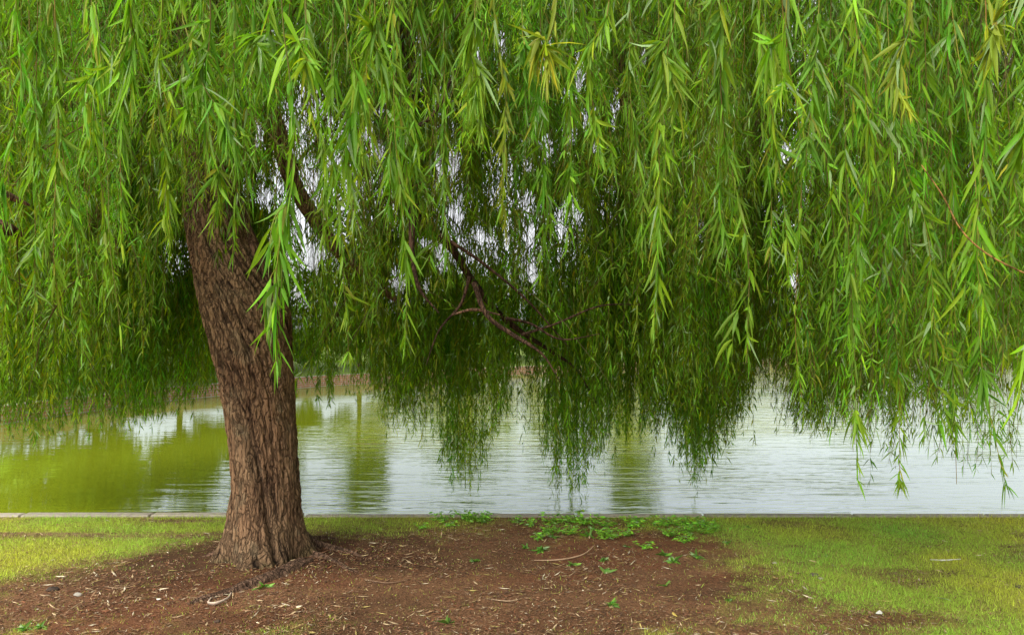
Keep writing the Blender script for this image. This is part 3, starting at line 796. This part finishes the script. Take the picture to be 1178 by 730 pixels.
pal = np.array([[.15, .07, .036], [.085, .045, .026], [.24, .14, .075], [.40, .29, .16], [.19, .075, .035], [.10, .06, .035], [.52, .44, .30], [.28, .22, .07]])
pi_ = rng.choice(len(pal), n, p=[.27, .24, .15, .07, .15, .07, .02, .03])
pi_[big] = rng.choice([2, 3, 6, 7, 7, 3], big.sum())
lc = pal[pi_] * np.exp(rng.normal(0, .22, (n, 1)))
li = mesh_np('leaf_litter', v.reshape(-1, 3), [np.arange(n * 4).reshape(n, 4)], M_LITTER, None, np.repeat(lc[:, None], 4, 1).reshape(-1, 3), smooth=False)
tag(li, 'brown litter of dead willow leaves and bark crumbs on the bare earth', 'leaf litter', kind='stuff')

# ------------------------------------------------------------------ kerb along the water
def boxes(specs):
    vs, fs = [], []
    for k, (x0, x1, y0, y1, z0, z1, b) in enumerate(specs):
        v = np.array([[x0, y0, z0], [x1, y0, z0], [x1, y1, z0], [x0, y1, z0], [x0, y0, z1 - b], [x1, y0, z1 - b], [x1, y1, z1 - b], [x0, y1, z1 - b],
                      [x0 + b, y0 + b, z1], [x1 - b, y0 + b, z1], [x1 - b, y1 - b, z1], [x0 + b, y1 - b, z1]])
        f = np.array([[0, 3, 2, 1], [0, 1, 5, 4], [1, 2, 6, 5], [2, 3, 7, 6], [3, 0, 4, 7], [4, 5, 9, 8], [5, 6, 10, 9], [6, 7, 11, 10], [7, 4, 8, 11], [8, 9, 10, 11]])
        vs.append(v); fs.append(f + 12 * k)
    return np.concatenate(vs), np.concatenate(fs)
sp = []; xx = -60.0
while xx < 60:
    l = rng.uniform(1.1, 1.5)
    sp.append((xx, xx + l - .022, EDGE + .004, EDGE + .13 + rng.normal(0, .006), -.7, .006 + rng.normal(0, .003) + (.012 if xx < -2.6 else 0), .008)); xx += l
v, f = boxes(sp)
kc = np.repeat(np.exp(rng.normal(0, .12, len(sp)))[:, None] * np.array([[.40, .345, .27]]), 12, 0)
kb = mesh_np('kerb', v, [f], M_STONE, None, kc, smooth=False); tag(kb, kind='structure')

# ------------------------------------------------------------------ water and far bank
wv = np.array([[-700, EDGE + .02, WATER_Z], [700, EDGE + .02, WATER_Z], [700, 900, WATER_Z], [-700, 900, WATER_Z]])
wa = mesh_np('water', wv, [np.array([[0, 1, 2, 3]])], water_mat()); tag(wa, kind='structure')

BANK = [(-900, 506), (-200, 494), (0, 488), (180, 462), (370, 444), (630, 429), (880, 419), (1178, 413), (1500, 411), (2200, 409)]
def bank_pt(px, py):
    d = (EYE - WATER_Z) * F / (py - HY); return np.array([(px - CX) / F * d, d])
bp = np.array([bank_pt(*b) for b in BANK])
bp = np.vstack([bp[0] + np.array([-400, -5]), bp, bp[-1] + np.array([500, 8])])
_t = np.linspace(0, len(bp) - 1, 260)
bp = np.stack([np.interp(_t, np.arange(len(bp)), bp[:, k]) for k in (0, 1)], 1)
tn = norm(np.gradient(bp, axis=0)); nr = np.stack([-tn[:, 1], tn[:, 0]], 1); nr[nr[:, 1] < 0] *= -1
# brick retaining edge
hgt = .08
ring = [np.c_[bp, np.full(len(bp), WATER_Z - .3)], np.c_[bp, np.full(len(bp), hgt)], np.c_[bp + nr * .35, np.full(len(bp), hgt)], np.c_[bp + nr * .35, np.full(len(bp), hgt - .25)]]
v = np.stack(ring, 1); idx = np.arange(len(bp) * 4).reshape(len(bp), 4)
q = np.concatenate([np.stack([idx[:-1, k], idx[1:, k], idx[1:, k + 1], idx[:-1, k + 1]], -1) for k in range(3)])
bw = mesh_np('retaining_wall', v.reshape(-1, 3), [q], brick_mat(), smooth=False)
tag(bw, 'low orange brick retaining wall running along the far shore of the lake', 'wall')
# lawn behind it
rows = [np.c_[bp + nr * .34, np.full(len(bp), hgt - .03)], np.c_[bp + nr * 3, np.full(len(bp), .5)], np.c_[bp + nr * 12, np.full(len(bp), 1.0)]]
far = bp.copy(); far[:, 1] = 900; far[:, 0] = np.linspace(-1400, 1600, len(bp)); rows.append(np.c_[far, np.full(len(bp), 1.6)])
v = np.stack(rows, 1); q = np.concatenate([np.stack([idx[:-1, k], idx[1:, k], idx[1:, k + 1], idx[:-1, k + 1]], -1) for k in range(3)])
fb = mesh_np('far_bank', v.reshape(-1, 3), [q], M_FARGRASS, None, np.tile(np.array([.14, .2, .03]), (v.size // 3, 1)))
tag(fb, kind='structure')


def far_tree(name, label, px, d, h, r, tint, cat='tree', group='trees beyond the lake', trunk_h=1.3, n=3800, lumps=16, ls=.26, full=False):
    x = (px - CX) / F * d; z0 = .45
    root_ = empty(name, (x, d, z0)); tag(root_, label, cat, group)
    if trunk_h > .3:
        tube('trunk', [np.array([x, d, z0 - .4]), np.array([x + .05, d, z0 + trunk_h]), np.array([x - .1, d, z0 + h * .7])], [.05 * r + .05, .04 * r + .03, .03], M_BARK, root_, seg=12, n=24, seed=int(abs(px)))
    cen = rng.normal(0, 1, (lumps, 3)); cen = norm(cen) * rng.random((lumps, 1)) ** .5
    ch = (h - trunk_h) / 2
    if full:
        a_ = rng.random(lumps) * 6.283; q_ = rng.random(lumps) ** .4
        cen = np.stack([q_ * np.cos(a_), q_ * np.sin(a_), np.linspace(-1, 1, lumps) ** 1], 1)
    cen = cen * np.array([r * .72, r * .72, ch * .78])
    li_ = rng.integers(0, lumps, n)
    pt = norm(rng.normal(0, 1, (n, 3))) * (rng.random((n, 1)) ** .33) * rng.uniform(.28, .42, lumps)[li_, None] * np.array([r, r, ch]) + cen[li_]
    pt[:, 2] += trunk_h + ch
    pt[:, 2] = np.maximum(pt[:, 2], .05)
    fo_ = Foliage()
    dd = norm(rng.normal(0, 1, (n, 3)) + np.array([0, 0, -.4]))
    lv = np.exp(rng.normal(0, .18, lumps))[li_, None]
    fo_.leaves(pt, dd, rng.uniform(.7, 1.4, n) * ls, rng.uniform(.35, .6, n) * ls, np.zeros(n), tint * lv * np.exp(rng.normal(0, .2, (n, 1))), 'lo')
    fo_.build('crown', M_FAR, root_)
    return root_

G1 = np.array([.075, .13, .016]); G2 = np.array([.11, .2, .02]); G3 = np.array([.05, .09, .016]); G4 = np.array([.17, .27, .025]); G5 = np.array([.14, .22, .012])
far_tree('leafy_tree', 'broad leafy tree on the far bank, behind the left edge of the willow curtain', -12, 22.0, 12.0, 4.4, G5, n=18000, trunk_h=.1, lumps=60, ls=.34, full=True)
far_tree('leafy_tree', 'upright leafy tree on the far bank right of the broad one at the left edge', 86, 22.6, 10.5, 2.0, G5, n=9000, trunk_h=.1, lumps=34, ls=.32, full=True)
far_tree('leafy_tree', 'tall leafy tree at the far left of the opposite bank', -190, 20.5, 8.6, 3.8, G1, n=9000, trunk_h=.1, lumps=40, ls=.34, full=True)
far_tree('leafy_tree', 'third broad tree standing outside the left edge', -380, 20.0, 8.0, 3.4, G1, n=3000)
far_tree('leafy_tree', 'small bright tree on the far bank just left of the willow trunk', 205, 28.5, 4.6, 1.9, G2, trunk_h=.4)
far_tree('leafy_tree', 'small green tree on the far bank behind the willow trunk', 300, 31.0, 4.9, 2.0, G1, trunk_h=.4)
far_tree('leafy_tree', 'slim tree on the far bank just right of the willow trunk', 412, 34.0, 7.6, 1.7, G1, trunk_h=.5)
far_tree('leafy_tree', 'low tree on the far bank in the middle of the picture', 540, 41.0, 4.6, 2.6, G2)
far_tree('leafy_tree', 'tallest slim tree on the far bank right of centre', 722, 47.0, 11.5, 2.5, G1, n=7000, trunk_h=.6, lumps=26)
far_tree('leafy_tree', 'low bushy tree on the far bank left of the tallest tree', 640, 49.0, 4.6, 2.8, G3)
far_tree('leafy_tree', 'low bushy tree on the far bank right of the tallest tree', 820, 58.0, 5.4, 3.6, G2)
far_tree('leafy_tree', 'round tree on the far bank behind the right half of the curtain', 960, 66.0, 5.6, 4.0, G1)
far_tree('leafy_tree', 'rightmost light green tree on the far bank', 1120, 72.0, 5.2, 4.2, G4)
for i, (px_, d_, h_, r_, g_, lb) in enumerate([(15, 18.9, 1.1, .8, G4, 'bright lime shrub at the water on the far left'), (55, 19.3, .8, .6, G4, 'small lime shrub left of the drooping strands'), (130, 23.5, 1.3, 1.0, G2, 'rounded green shrub on the far left bank'),
                                      (240, 29.0, 1.4, 1.2, G4, 'light shrub on the far bank at the trunk'), (450, 38.5, 1.8, 1.8, G4, 'light spreading shrub on the far bank right of the trunk'),
                                      (1165, 66.5, 1.6, 2.6, G4, 'light hedge like shrub above the brick edge at right')]):
    far_tree('shrub', lb, px_, d_, h_, r_, g_, 'shrub', 'shrubs on the far bank', trunk_h=.05, n=1600, lumps=10, ls=.16)

for px_ in np.arange(-250, 1010, 40):
    i_ = int(np.argmin(np.abs((bp[:, 0] / bp[:, 1]) * F + CX - px_))); d_ = bp[i_, 1] + 1.6 + rng.uniform(0, .8)
    far_tree('shrub', 'dense green shrub in the long hedge row lining the far bank', px_ + rng.normal(0, 6), d_, rng.uniform(1.6, 3.0), .036 * d_, [G1, G2, G5][int(rng.integers(0, 3))], 'shrub', 'hedge row along the far bank', trunk_h=.05, n=1500, lumps=10, ls=.0055 * d_ + .05)

# ------------------------------------------------------------------ weeds on the bank
def weed_mesh(kind, seed):
    global rng
    keep = rng; rng = np.random.default_rng(seed)
    f1 = Foliage()
    if kind == 'rosette':      # broad leaves from one crown
        n = 22; az = np.arange(n) * 2.4 + rng.normal(0, .3, n); el = rng.uniform(.1, 1.25, n)
        d = np.stack([np.cos(az) * np.cos(el), np.sin(az) * np.cos(el), np.sin(el)], 1)
        f1.leaves(np.tile([0, 0, .0], (n, 1)) + d * .002, d, rng.uniform(.04, .115, n), rng.uniform(.013, .026, n), rng.uniform(.2, .9, n), leaf_cols(n, np.tile([.13, .34, .03], (n, 1)), 0, .35), 'hi')
    elif kind == 'clump':      # stems with pairs of leaves
        st = []
        for s in range(11):
            a = rng.random() * 6.28; r = rng.random() ** .5 * .15; hh = rng.uniform(.05, .13)
            b = np.array([math.cos(a) * .003, math.sin(a) * .003, 0]); t = np.array([math.cos(a) * r + rng.normal(0, .01), math.sin(a) * r + rng.normal(0, .01), hh])
            st.append(np.linspace(b, t, 5))
            n = 9; u = rng.uniform(.25, 1, n); az = np.arange(n) * 1.9 + a; el = rng.uniform(.0, .7, n)
            d = np.stack([np.cos(az) * np.cos(el), np.sin(az) * np.cos(el), np.sin(el)], 1)
            f1.leaves(b + (t - b) * u[:, None], d, rng.uniform(.022, .055, n), rng.uniform(.010, .022, n), rng.uniform(.1, .5, n), leaf_cols(n, np.tile([.22, .50, .03], (n, 1)), .03, .32), 'hi')
        f1.stems(np.array(st), np.full(11, .0018), np.full(11, .001), np.tile([.16, .26, .03], (11, 1)))
    else:                      # sprout: few narrow upright leaves
        n = 6; az = rng.random(n) * 6.28; el = rng.uniform(.5, 1.35, n)
        d = np.stack([np.cos(az) * np.cos(el), np.sin(az) * np.cos(el), np.sin(el)], 1)
        f1.leaves(d * .004, d, rng.uniform(.06, .12, n), rng.uniform(.016, .026, n), rng.uniform(.2, .6, n), leaf_cols(n, np.tile([.1, .24, .03], (n, 1)), 0, .2), 'hi')
    rng = keep
    return np.concatenate(f1.v), np.concatenate(f1.f), np.concatenate(f1.c)


WM = {}
for kd in ('rosette', 'clump', 'sprout'):
    WM[kd] = []
    for s in range(3):
        v, f, c = weed_mesh(kd, 500 + s)
        o = mesh_np('weed', v, [f], M_WEED, None, c); WM[kd].append(o.data); bpy.data.objects.remove(o)


def weed(kd, px, py, s, label, group=None):
    g_ = gp(px, py); x_, y_ = g_[0], min(g_[1], EDGE - .06)
    o = bpy.data.objects.new('weed', WM[kd][int(rng.integers(0, 3))]); COL.objects.link(o)
    o.location = (x_, y_, float(ground_h(np.array(x_), np.array(y_))) - .004)
    o.rotation_euler = (rng.normal(0, .06), rng.normal(0, .06), rng.random() * 6.28); o.scale = (s, s, s * rng.uniform(.6, .9))
    tag(o, label, 'weed', group or 'weeds on the bare earth')


SING = [('rosette', 703, 696, 1.0, 'dark green rosette weed alone on bare earth, nearest below the leafy patch'), ('rosette', 303, 678, 1.0, 'small leafy weed sprouting against the surface root below the trunk'),
        ('rosette', 545, 646, .9, 'lone weed left of the leafy patch, on bare earth'), ('rosette', 775, 646, 1.35, 'dark clump of broad leaves right of the leafy patch'), ('rosette', 764, 638, 1.1, 'broad leaved weed touching the dark clump at its upper left'),
        ('rosette', 802, 641, 1.1, 'low weed to the right of the dark clump'), ('rosette', 622, 634, 1.3, 'broad leaved weed on the lower left fringe of the leafy patch'), ('rosette', 605, 630, .9, 'smaller weed beside the lower left fringe of the leafy patch'),
        ('rosette', 658, 650, 1.0, 'flat weed beside the pale curved twig'), ('sprout', 696, 660, 1.1, 'single upright grey green sprout between the twig and the lone rosette'), ('rosette', 694, 645, .8, 'small weed just above the upright sprout'),
        ('sprout', 516, 718, 1.2, 'narrow leaf sprout at the bottom edge of the picture'), ('rosette', 30, 724, 1.0, 'weed with spiky leaves in the bottom left corner'), ('rosette', 48, 722, .8, 'smaller weed right beside the corner weed at bottom left'),
        ('sprout', 766, 672, .9, 'yellow green sprout on bare earth right of centre'), ('rosette', 835, 625, .9, 'small dark weed at the edge of turf, right of the leafy patch'), ('rosette', 838, 690, .7, 'tiny weed where the turf meets the bare earth'),
        ('rosette', 952, 640, .5, 'tiny dark weed in the middle of the right turf')]
for a in SING: weed(*a)
S_EDGE = 'bright green low weed in the leafy patch along the water edge'
for (px_, py_, s_) in [(522, 598, 1.0), (540, 597, 1.1), (556, 598, 1.0), (568, 599, .9), (595, 599, .7), (512, 602, .8), (604, 606, .8),
                       (625, 612, 1.0), (637, 607, .9), (650, 601, 1.1), (662, 600, 1.2), (672, 604, 1.3), (684, 602, 1.1), (696, 606, 1.1), (645, 617, 1.0), (660, 614, 1.2), (678, 615, 1.3), (693, 616, 1.1), (708, 618, 1.0), (622, 620, .9),
                       (724, 606, 1.0), (736, 602, 1.2), (748, 603, 1.1), (760, 601, 1.1), (772, 605, 1.2), (785, 602, 1.2), (797, 606, 1.1), (808, 603, 1.0), (822, 604, .9), (738, 612, .8), (768, 614, 1.0), (790, 614, 1.0), (806, 613, .8), (778, 620, .8), (866, 603, .7),
                       (720, 626, .7), (752, 628, .8), (478, 606, .6)]:
    weed('clump' if rng.random() < .75 else 'rosette', px_ + rng.normal(0, 8), py_ + abs(rng.normal(0, 3)), s_ * .95, S_EDGE, 'weeds in the leafy patch along the water edge')

# ------------------------------------------------------------------ small things lying on the bank
def on_ground(px, py, lift=.0):
    g_ = gp(px, py); return np.array([g_[0], g_[1], float(ground_h(np.array(g_[0]), np.array(g_[1]))) + lift])
def stick(name, pts, radii, col, label, cat='twig', seg=10):
    w = [on_ground(a, b, l) for a, b, l in pts]
    base = empty('tmp', tuple(w[0])); o = tube(name, w, radii, M_LITTER, None, seg=seg, n=40, amp=.15, seed=3, col=col)
    bpy.data.objects.remove(base)
    tag(o, label, cat)
stick('twig', [(614, 645, .006), (640, 645, .008), (660, 643, .01), (673, 640, .02), (684, 632, .03)], [.003, .006, .006, .005, .003], (.34, .22, .13), 'pale curved twig lying below the leafy weed patch')
stick('twig', [(1070, 645, .01), (1085, 646, .012), (1105, 645, .014)], [.004, .006, .003], (.6, .58, .5), 'short whitish stick lying on the right turf')
stick('bark_curl', [(243, 690, .008), (240, 696, .01), (250, 698, .02), (262, 692, .016), (266, 685, .008)], [.004, .008, .009, .007, .004], (.42, .32, .24), 'curled pale strip of bark lying in front of the surface root', 'bark')
stick('twig', [(120, 676, .005), (135, 679, .008), (150, 676, .006)], [.003, .004, .002], (.22, .14, .08), 'short brown twig on the earth at left')
stick('twig', [(560, 690, .005), (585, 694, .01), (600, 690, .006)], [.003, .004, .002], (.32, .22, .13), 'thin straw coloured twig on the earth in the foreground')
stick('twig', [(420, 668, .005), (446, 672, .01), (470, 668, .006)], [.003, .004, .002], (.2, .12, .07), 'thin dark twig on the shaded earth right of the trunk')


def clod(px, py, s, col, label, name='clod', cat='clod', flat=.55):
    n1, n2 = 18, 12
    th = np.linspace(0, 2 * np.pi, n1, endpoint=False); ph = np.linspace(0.05, np.pi - .05, n2)
    TH, PH = np.meshgrid(th, ph)
    sd = int(px)
    r = s * (.75 + .5 * vnoise(TH / 6.283 * 6, PH * 2, sd, 6, 64) + .2 * vnoise(TH / 6.283 * 14, PH * 5, sd + 1, 14, 64) - .1)
    v = np.stack([r * np.sin(PH) * np.cos(TH) * 1.25, r * np.sin(PH) * np.sin(TH), r * np.cos(PH) * flat + s * flat * .4], -1)
    idx = np.arange(n1 * n2).reshape(n2, n1); nx2 = np.roll(idx, -1, 1)
    q = np.stack([idx[:-1], idx[1:], nx2[1:], nx2[:-1]], -1).reshape(-1, 4)
    o = mesh_np(name, v.reshape(-1, 3), [q, idx[0][None], idx[-1][::-1][None]], M_LITTER, None, np.tile(np.array(col), (n1 * n2, 1)))
    o.location = on_ground(px, py); tag(o, label, cat)
clod(60, 679, .03, (.05, .035, .025), 'dark earth clod on the worn ground at far left')
clod(90, 685, .022, (.30, .27, .22), 'small grey stone right of the dark clod at far left', 'stone', 'stone')
clod(936, 662, .025, (.11, .10, .06), 'dark mossy clod in the middle of the right turf')
clod(944, 666, .018, (.28, .24, .18), 'small tan lump touching the mossy clod on the turf', 'stone', 'stone')
clod(891, 648, .013, (.45, .36, .32), 'tiny pinkish pebble where turf and earth meet', 'stone', 'stone')
clod(1172, 676, .02, (.12, .1, .06), 'dark lump near the right edge of the turf')
clod(250, 716, .017, (.07, .045, .03), 'dark clod on the earth below the curled bark')


def fallen(px, py, L, W, col, label):
    f1 = Foliage(); global rng
    a = rng.random() * 6.28
    d = np.array([[math.cos(a), math.sin(a), .12]])
    f1.leaves(np.zeros((1, 3)), norm(d), np.array([L]), np.array([W]), np.array([.15]), np.array([col]), 'hi')
    o = f1.build('fallen_leaf', M_LITTER); o.location = on_ground(px, py, .012)
    tag(o, label, 'leaf', 'fallen leaves')
fallen(163, 649, .07, .022, (.55, .42, .06), 'yellow fallen leaf on the earth left of the trunk')
fallen(442, 668, .075, .016, (.55, .34, .12), 'orange tan fallen leaf on the shaded earth right of the trunk')
fallen(180, 692, .03, .018, (.75, .72, .62), 'whitish scrap of leaf on the foreground earth left of the root')
fallen(773, 706, .07, .016, (.55, .4, .1), 'yellow brown fallen leaf on the earth at lower right of centre')
fallen(1015, 706, .05, .025, (.72, .68, .58), 'pale curled leaf in the turf near the bottom right')
fallen(1094, 693, .08, .022, (.5, .58, .45), 'pale green leaf lying in the right turf')
fallen(690, 676, .05, .018, (.55, .42, .3), 'tan leaf on the earth just above the dark rosette weed')
fallen(340, 700, .05, .014, (.6, .48, .34), 'pale tan leaf on the foreground earth below the trunk')

# ------------------------------------------------------------------ LIGHT
w = bpy.data.worlds.new('World'); SC.world = w; w.use_nodes = True
nt = w.node_tree; bg = nt.nodes['Background']
sky = nt.nodes.new('ShaderNodeTexSky'); sky.sky_type = 'NISHITA'; sky.sun_disc = False
SUN_EL, SUN_AZ = math.radians(48), math.radians(215)      # azimuth clockwise from +Y: behind the camera, to the left
sky.sun_elevation = SUN_EL; sky.sun_rotation = SUN_AZ
sky.air_density = 1.0; sky.dust_density = 3.0; sky.ozone_density = 1.0
hs = nt.nodes.new('ShaderNodeHueSaturation'); hs.inputs['Saturation'].default_value = .12; hs.inputs['Value'].default_value = 2.1
nt.links.new(sky.outputs[0], hs.inputs['Color'])
# thin cloud: the overcast sheet is a little uneven
tc = nt.nodes.new('ShaderNodeTexCoord'); cn = nt.nodes.new('ShaderNodeTexNoise'); cn.inputs['Scale'].default_value = 2.2; cn.inputs['Detail'].default_value = 5
nt.links.new(tc.outputs['Generated'], cn.inputs['Vector'])
cr = nt.nodes.new('ShaderNodeMapRange'); cr.inputs[1].default_value = .3; cr.inputs[2].default_value = .7; cr.inputs[3].default_value = .85; cr.inputs[4].default_value = 1.2
nt.links.new(cn.outputs[0], cr.inputs[0])
mu = nt.nodes.new('ShaderNodeMix'); mu.data_type = 'RGBA'; mu.blend_type = 'MULTIPLY'; mu.inputs['Factor'].default_value = 1
nt.links.new(hs.outputs[0], mu.inputs[6]); nt.links.new(cr.outputs[0], mu.inputs[7])
nt.links.new(mu.outputs[2], bg.inputs['Color']); bg.inputs['Strength'].default_value = .15

sl = bpy.data.lights.new('sun', 'SUN'); sl.energy = 3.0; sl.angle = math.radians(25); sl.color = (1, .95, .87)
so = bpy.data.objects.new('sun', sl); COL.objects.link(so); so.location = (-5, -6, 12)
from mathutils import Vector
sd = Vector((math.sin(SUN_AZ) * math.cos(SUN_EL), math.cos(SUN_AZ) * math.cos(SUN_EL), math.sin(SUN_EL)))
so.rotation_euler = (-sd).to_track_quat('-Z', 'Y').to_euler()

# ------------------------------------------------------------------ CAMERA
cam = bpy.data.cameras.new('camera'); co = bpy.data.objects.new('camera', cam); COL.objects.link(co)
co.location = (0, 0, EYE); co.rotation_euler = (math.pi / 2, 0, 0)
cam.sensor_width = 36; cam.lens = 36 * F / 1178; cam.shift_y = 20 / 1178
cam.clip_start = .05; cam.clip_end = 3000
SC.camera = co
SC.view_settings.view_transform = 'Standard'; SC.view_settings.look = 'None'; SC.view_settings.exposure = 0
SC.cycles.max_bounces = 6; SC.cycles.diffuse_bounces = 3; SC.cycles.glossy_bounces = 3; SC.cycles.transmission_bounces = 4
SC.cycles.use_denoising = True
